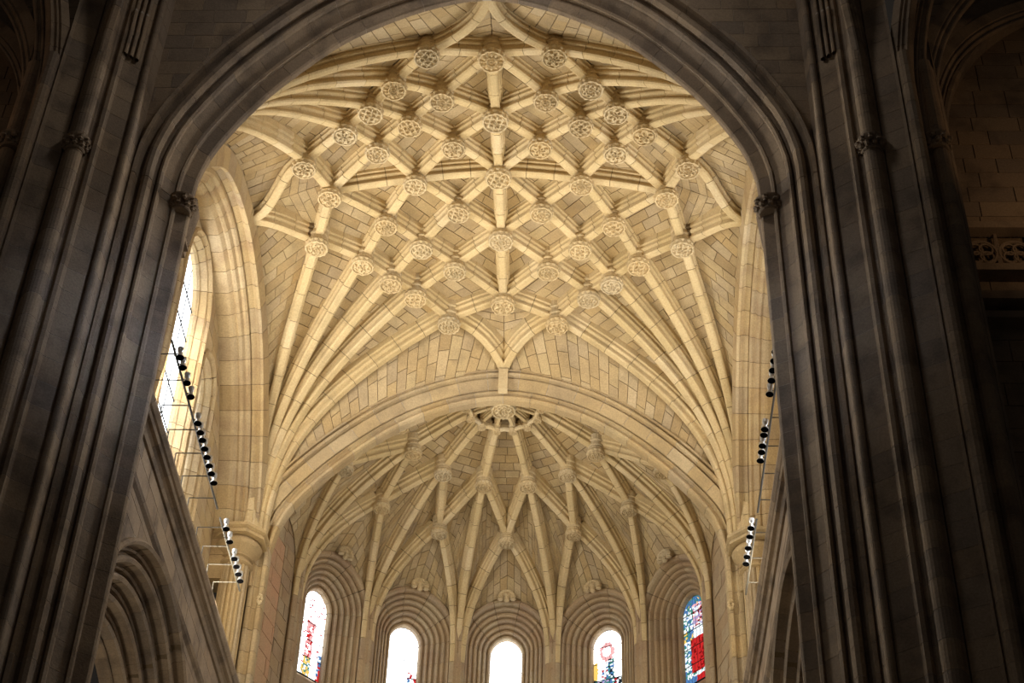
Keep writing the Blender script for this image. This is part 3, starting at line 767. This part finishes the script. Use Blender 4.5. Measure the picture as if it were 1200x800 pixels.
# ------------------------------------------------------------------ choir side walls
for sx in (1, -1):
    s_ = side[sx]; X = lambda x: sx * x
    wl = empty('wall_%s' % s_, kind='structure')
    # window wall behind the wall arch
    WX = 8.55
    lights = [(36.0, 1.25, 33.0, 24.3), (38.85, .62, 31.7, 24.3), (33.15, .62, 31.7, 24.3)]
    def hole(y):
        for cy, r, sp, sill in lights:
            rr = r + .42
            if abs(y - cy) < rr: return sp + math.sqrt(rr * rr - (y - cy) ** 2)
        return 24.2
    wallstones(wl, lambda u, v: V((X(WX), u, v)), (-sx, 0, 0), 28.8, 43.2, 24.2, 36.3, .5, .85, M_wall, low=hole)
    # wall arch (three stepped orders)
    FP = FORM[sx]
    for nm, pf in (('wall_rib', [(.62, -.28), (.0, -.22), (-.02, -.14), (.05, -.08), (.10, -.02), (.05, .06), (.02, .14), (.10, .2), (.62, .2)]),
                   ('wall_arch_inner', [(.5, .16), (-.12, .16), (-.18, .22), (-.16, .30), (-.30, .36), (-.34, .44), (-.30, .5), (-.42, .60), (-.44, .70), (-.42, 1.2), (.5, 1.2)])):
        o_ = empty(nm, parent=wl)
        sg = 1 if (FP.B[0].x * sx) > 0 else -1
        masonry(FP, [(a, b * sg) for a, b in pf], .8, M_wall, o_)
    # window tracery surrounds + glass
    for li, (cy, r, sp, sill) in enumerate(lights):
        wn = empty('window_%d' % (6 + li + (3 if sx > 0 else 0)), kind='structure')
        P = [V((X(WX), cy - r, sill)), V((X(WX), cy - r, (sill + sp) / 2))] + [V((X(WX), cy - r * math.cos(PI * i / 14), sp + r * 1.12 * math.sin(PI * i / 14))) for i in range(15)] + [V((X(WX), cy + r, (sill + sp) / 2)), V((X(WX), cy + r, sill))]
        sw = outward(Sweep(P, lambda i, t: V((sx, 0, 0))), (X(WX), cy, (sill + sp) / 2)); sg = 1
        pf = [(0, .5), (0, .3), (.05, .22), (.10, .22), (.14, .12), (.20, .02), (.26, .06), (.30, -.04), (.36, -.1), (.43, -.06), (.46, .0), (.46, .5)]
        o_ = empty('window_arch', parent=wn); masonry(sw, pf, .8, M_wall, o_)
        g = MB(); ring_ = [p + V((sx * .42, 0, 0)) for p in P]; n = len(ring_)
        g.add(ring_ + [p + V((sx * .02, 0, 0)) for p in ring_], [list(range(n)), list(range(n, 2 * n))] + [[i, (i + 1) % n, n + (i + 1) % n, n + i] for i in range(n)]); g.build('pane', GL['w'], wn)
        for j in range(1, 9):
            z = sill + (sp + r - sill) * j / 9; hw = r if z < sp else math.sqrt(max(r * r - ((z - sp) / 1.12) ** 2, 0)); b_ = MB(); b_.tube([(X(WX + .38), cy - hw, z), (X(WX + .38), cy + hw, z)], .02, 6); b_.build('saddle_bar', M_iron, wn)
        for j in (-.33, .33):
            b_ = MB(); b_.tube([(X(WX + .38), cy + r * j, sill), (X(WX + .38), cy + r * j, sp + r * .9)], .015, 6); b_.build('saddle_bar', M_iron, wn)
    # corner strips either side of the windows, the passage floor, cornice, string and lower wall with the arcade arch
    lo = MB(); lo.box((X(7.95), 36, 23.95), (.75, 7.4, .15)); lo.build('passage_floor', M_grey, wl)
    Pc = [V((X(7.25), 28.6 + 14.6 * i / 18, 23.3)) for i in range(19)]
    sc_ = Sweep(Pc, lambda i, t: V((0, 0, 1))); nsg = 1 if sc_.N[0].x * sx > 0 else -1
    corn = [(.3, -.12), (.02, -.12), (-.03, -.04), (.02, .04), (.10, .08), (.10, .16), (.0, .24), (-.08, .26), (-.12, .32), (-.08, .38), (.0, .40), (.0, .48), (-.10, .52), (-.17, .60), (-.17, .68), (.3, .7)]
    o_ = empty('cornice', parent=wl); masonry(sc_, [(a * nsg, b) for a, b in corn], 1.2, M_grey, o_, cmat=M_mortar)
    o_ = empty('string_course', parent=wl); masonry(Sweep([p - V((-sx * .08, 0, 1.35)) for p in Pc], lambda i, t: V((0, 0, 1))), [(a * nsg, b) for a, b in [(.3, -.14), (.06, -.14), (-.08, -.02), (-.12, .05), (-.06, .12), (.3, .14)]], 1.2, M_grey, o_)
    AYc, AZ, AR_ = 34.2, 16.2, 5.75
    def lowar(y, r=AR_): return AZ + math.sqrt(max(r * r - (y - AYc) ** 2, 0)) if abs(y - AYc) < r else 8
    wallstones(wl, lambda u, v: V((X(7.33), u, v)), (-sx, 0, 0), 28.6, 43.3, 12, 23.3, .55, 1.0, M_grey, low=lowar, back=M_lime)
    Pa = [V((X(7.33), AYc - AR_ * math.cos(PI * i / 32), AZ + AR_ * math.sin(PI * i / 32))) for i in range(33)]
    Pa = [V((X(7.33), AYc - AR_, 10.0)), V((X(7.33), AYc - AR_, 13.0))] + Pa + [V((X(7.33), AYc + AR_, 13.0)), V((X(7.33), AYc + AR_, 10.0))]
    sa = outward(Sweep(Pa, lambda i, t: V((sx, 0, 0))), (X(7.33), AYc, AZ))
    z = -.0
    for n0, x0 in ((0, -.04), (-.38, .22), (-.76, .48), (-1.14, .74), (-1.5, 1.0)):
        o_ = empty('arcade_moulding', parent=wl)
        pf = [(n0 + .12, x0 + .5), (n0 + .10, x0 + .10), (n0 + .04, x0 + .12), (n0 + .01, x0 - .04), (n0 - .06, x0 - .10), (n0 - .13, x0 - .05), (n0 - .15, x0 + .12), (n0 - .19, x0 + .22), (n0 - .22, x0 + .18), (n0 - .26, x0 + .22), (n0 - .27, x0 + .5)]
        masonry(sa, pf, .9, M_grey, o_, cmat=M_mortar, step=.5)
    # aisle wall seen through the arcade
    wallstones(wl, lambda u, v: V((X(11.5), u, v)), (-sx, 0, 0), 29, 46, 12, 24, .5, .9, M_web)
    # response pier of the apse arch, with column and capital
    cp = empty('choir_pier', (X(7.6), 43.2, -1.6), 'cream stone pier and column under the %s foot of the apse arch' % s_, 'pier', 'choir piers')
    prof = [(6.9, 43.62), (6.9, 43.36), (6.94, 43.26), (7.04, 43.24), (7.1, 43.34), (7.2, 43.3), (7.24, 43.22), (7.36, 43.2), (7.42, 43.3), (7.42, 44.1), (7.0, 44.1)]
    zz = 15.0; swp = Sweep([V((0, 0, -1.6)), V((0, 0, 29.3))], lambda i, t: V((0, 1, 0)))
    pp = [(sx * a, b) for a, b in prof]
    v, f = swp.rings([0, 30.4], inset(pp, .014)); r_ = ob('respond', v, f, M_mortar, cp)
    while zz < 29.4:
        v, f = swp.rings([zz + 1.61, min(zz + 2.33, 30.6)], pp); ob('stone', v, f, M_web, r_); zz += .74
    cc = (X(7.78), 42.92)
    col = ob('column_core', *(lambda m_: (m_.v, m_.f))((lambda m_: (m_.lathe((cc[0], cc[1], 0), [(.36, -1.6), (.36, 28.0)], 16), m_)[1])(MB())), M_mortar, cp)
    for i in range(9):
        a = PI * (.0 + i / 8) ; a = -a
        s = MB(); p0 = (cc[0] + .36 * math.cos(a) , cc[1] + .36 * math.sin(a)); s.tube([(p0[0], p0[1], -1.6), (p0[0], p0[1], 28.0)], .075, 8); s.build('shaft', M_web, cp)
    cap = MB(); cap.lathe((cc[0], cc[1], 27.95), [(.44, 0), (.52, .04), (.52, .10), (.42, .14), (.42, .24), (.50, .27), (.50, .32), (.46, .35), (.58, .48), (.68, .58), (.72, .68), (.68, .76), (.60, .78), (.60, .86)], 24); cap.build('capital', M_web, cp, smooth=False)
    ab = MB(); ab.lathe((cc[0], cc[1], 28.8), [(.86, 0), (.86, .08), (.80, .10), (.80, .15), (.92, .20), (.92, .30)], 8, ax=(V((math.cos(PI / 8), math.sin(PI / 8), 0)), V((-math.sin(PI / 8), math.cos(PI / 8), 0)), V((0, 0, 1)))); ab.build('abacus', M_web, cp)
    # carved corbel knots on the responds
    kn = MB()
    for i in range(7):
        a = 2 * PI * i / 7; kn.lathe((X(6.98) + .06 * math.cos(a), 43.22, 27.1 + .14 * math.sin(a)), [(.02, -.06), (.06, 0), (.02, .06)], 6)
    kn.build('carved_knot', M_boss, cp)

# ------------------------------------------------------------------ transept walls outside the piers
for sx in (1, -1):
    s_ = 'transept_' + side[sx]; X = lambda x: sx * x
    wt = empty('wall_%s' % s_, kind='structure')
    cx, cz, R = 17.2, 31.0, 5.7
    wallstones(wt, lambda u, v: V((X(u), 29.0, v)), (0, -1, 0), 11.0, 15.5, 28.5, 37.5, .5, 1.0, M_grey)
    wallstones(wt, lambda u, v: V((X(u), 29.0, v)), (0, -1, 0), 11.0, 15.5, 12, 27.0, .62, 1.1, M_grey)
    P = [V((X(11.5), 28.9, 27.5)), V((X(11.5), 28.9, 29.5))] + [V((X(cx - R * math.cos(PI / 2 * i / 16)), 28.9, cz + R * 1.05 * math.sin(PI / 2 * i / 16))) for i in range(17)]
    s5 = outward(Sweep(P, lambda i, t: V((0, 1, 0))), (X(cx), 28.9, 28)); o_ = empty('wall_arch', parent=wt)
    masonry(s5, [(.0, .1), (0, -.25), (.06, -.33), (.14, -.33), (.2, -.25), (.34, -.4), (.42, -.55), (.5, -.55), (.58, -.45), (.9, -.6), (.96, -.7), (1.04, -.7), (1.1, .1)], .8, M_grey, o_)
    # string courses and the pierced frieze
    for z, h, dpt in ((28.42, .1, .16), (27.0, .1, .2), (26.05, .12, .25), (25.55, .1, .2)):
        b_ = MB(); b_.box((X(13.3), 29.0 - dpt, z), (2.3, dpt, h)); b_.build('string_course', M_grey, wt)
    fr = empty('frieze', parent=wt)
    b_ = MB(); b_.box((X(13.3), 29.12, 27.72), (2.3, .05, .68)); b_.build('frieze_back', M_mortar, fr)
    b_ = MB(); b_.box((X(11.2), 28.95, 27.72), (.22, .1, .62)); b_.build('frieze_panel', M_grey, fr)
    for i in range(5):
        x = 11.42 + .38 + i * .78
        t_ = MB()
        circ = lambda cx_, cz_, r_, n=20: [(X(cx_ + r_ * math.cos(2 * PI * j / n)), 28.93, cz_ + r_ * math.sin(2 * PI * j / n)) for j in range(n + 1)]
        t_.tube(circ(x, 27.72, .36), .045, 6)
        for a in range(4):
            an = PI / 4 + a * PI / 2; t_.tube(circ(x + .17 * math.cos(an), 27.72 + .17 * math.sin(an), .16, 12), .03, 5)
        for q in (-.39, .39):
            t_.tube([(X(x + q), 28.93, 27.12), (X(x + q * .9), 28.93, 27.72), (X(x + q), 28.93, 28.32)], .04, 5)
        t_.build('tracery', M_grey, fr)

# ------------------------------------------------------------------ lamp rails and spotlights
RZ = 24.9
def onrail(px0, px1, t): return px0.lerp(px1, t)
def rail(sx, y0, y1, z, x, label, nb):
    r = empty('lamp_rail', (sx * x, y0, z), label, 'rail', 'steel lamp rails')
    b = MB(); b.tube([(sx * x, y0, z), (sx * x, y1, z)], .028, 6); b.build('rail_bar', M_rail, r)
    for i in range(nb):
        y = y0 + (y1 - y0) * (i + .5) / nb; b = MB(); b.tube([(sx * x, y, z), (sx * 7.35, y, z), (sx * 7.35, y, 24.0)], .018, 5); b.build('bracket', M_rail, r)
    return r
def lamp(sx, y, z, x, body, label, group):
    r = empty('spotlight', (sx * x, y, z), label, 'spotlight', group)
    tilt = V((-sx * .12, -.12, -1)).normalized(); a = tilt.cross(V((0, 1, 0))).normalized(); b = tilt.cross(a); c = V((sx * (x - .12), y, z - .02))
    m_ = MB(); m_.lathe(c, [(.05, -.20), (.075, -.19), (.07, -.10), (.045, -.03), (.06, .03), (.09, .09), (.095, .12), (.085, .12)], 12, ax=(a, b, tilt)); m_.build('lamp_body', M_silver, r)
    m_ = MB(); m_.lathe(c, [(.02, .08), (.08, .11), (.093, .124), (.08, .128)], 12, ax=(a, b, tilt)); m_.build('lamp_mouth', M_black, r)
    m_ = MB(); m_.tube([(sx * (x - .032), y, z - .01), (sx * (x - .075), y, z - .015)], .015, 5); m_.build('yoke', M_rail, r)
LY = [29.35, 29.71, 30.26, 30.77, 31.77, 32.13, 32.43, 32.77, 33.11, 33.46, 33.78, 34.17, 36.17, 36.76, 37.55, 37.92, 38.29, 38.62]
RY = [29.04, 29.36, 29.69, 30.05, 30.54, 31.85, 32.07, 32.49, 32.74, 33.08, 35.92, 36.3, 36.82, 37.22, 37.55]
LS = [2, 3, 12, 13]; RS = [2, 3, 4, 10, 11]
rail(-1, 28.9, 35.45, RZ, 6.70, 'long upper steel lamp rail along the left cornice', 7)
rail(-1, 35.85, 39.3, RZ, 6.70, 'short lower steel lamp rail beside the left pier capital', 4)
rail(1, 28.8, 35.4, RZ, 6.98, 'long upper steel lamp rail along the right cornice', 6)
rail(1, 35.7, 39.2, RZ, 6.98, 'short lower steel lamp rail beside the right pier capital', 3)
ORD = ['topmost', 'second', 'third', 'fourth', 'fifth', 'sixth', 'seventh', 'eighth', 'ninth', 'tenth', 'eleventh', 'twelfth']
for ys, sil, sx, x, cut in ((LY, LS, -1, 6.70, 12), (RY, RS, 1, 6.98, 10)):
    for i, y in enumerate(ys):
        n = ORD[i if i < cut else i - cut]; up_ = 'upper' if i < cut else 'lower'
        kind_ = 'silver-bodied' if i in sil else 'black-mouthed'
        lamp(sx, y, RZ, x, i in sil, '%s spotlight, %s from the top on the %s %s rail' % (kind_, n, up_, side[sx]), 'spotlights on the lamp rails')
# floor
f = empty('floor', kind='structure')
b = MB(); b.box((0, 24, -1.7), (22, 34, .1)); b.build('paving', M_floor, f)
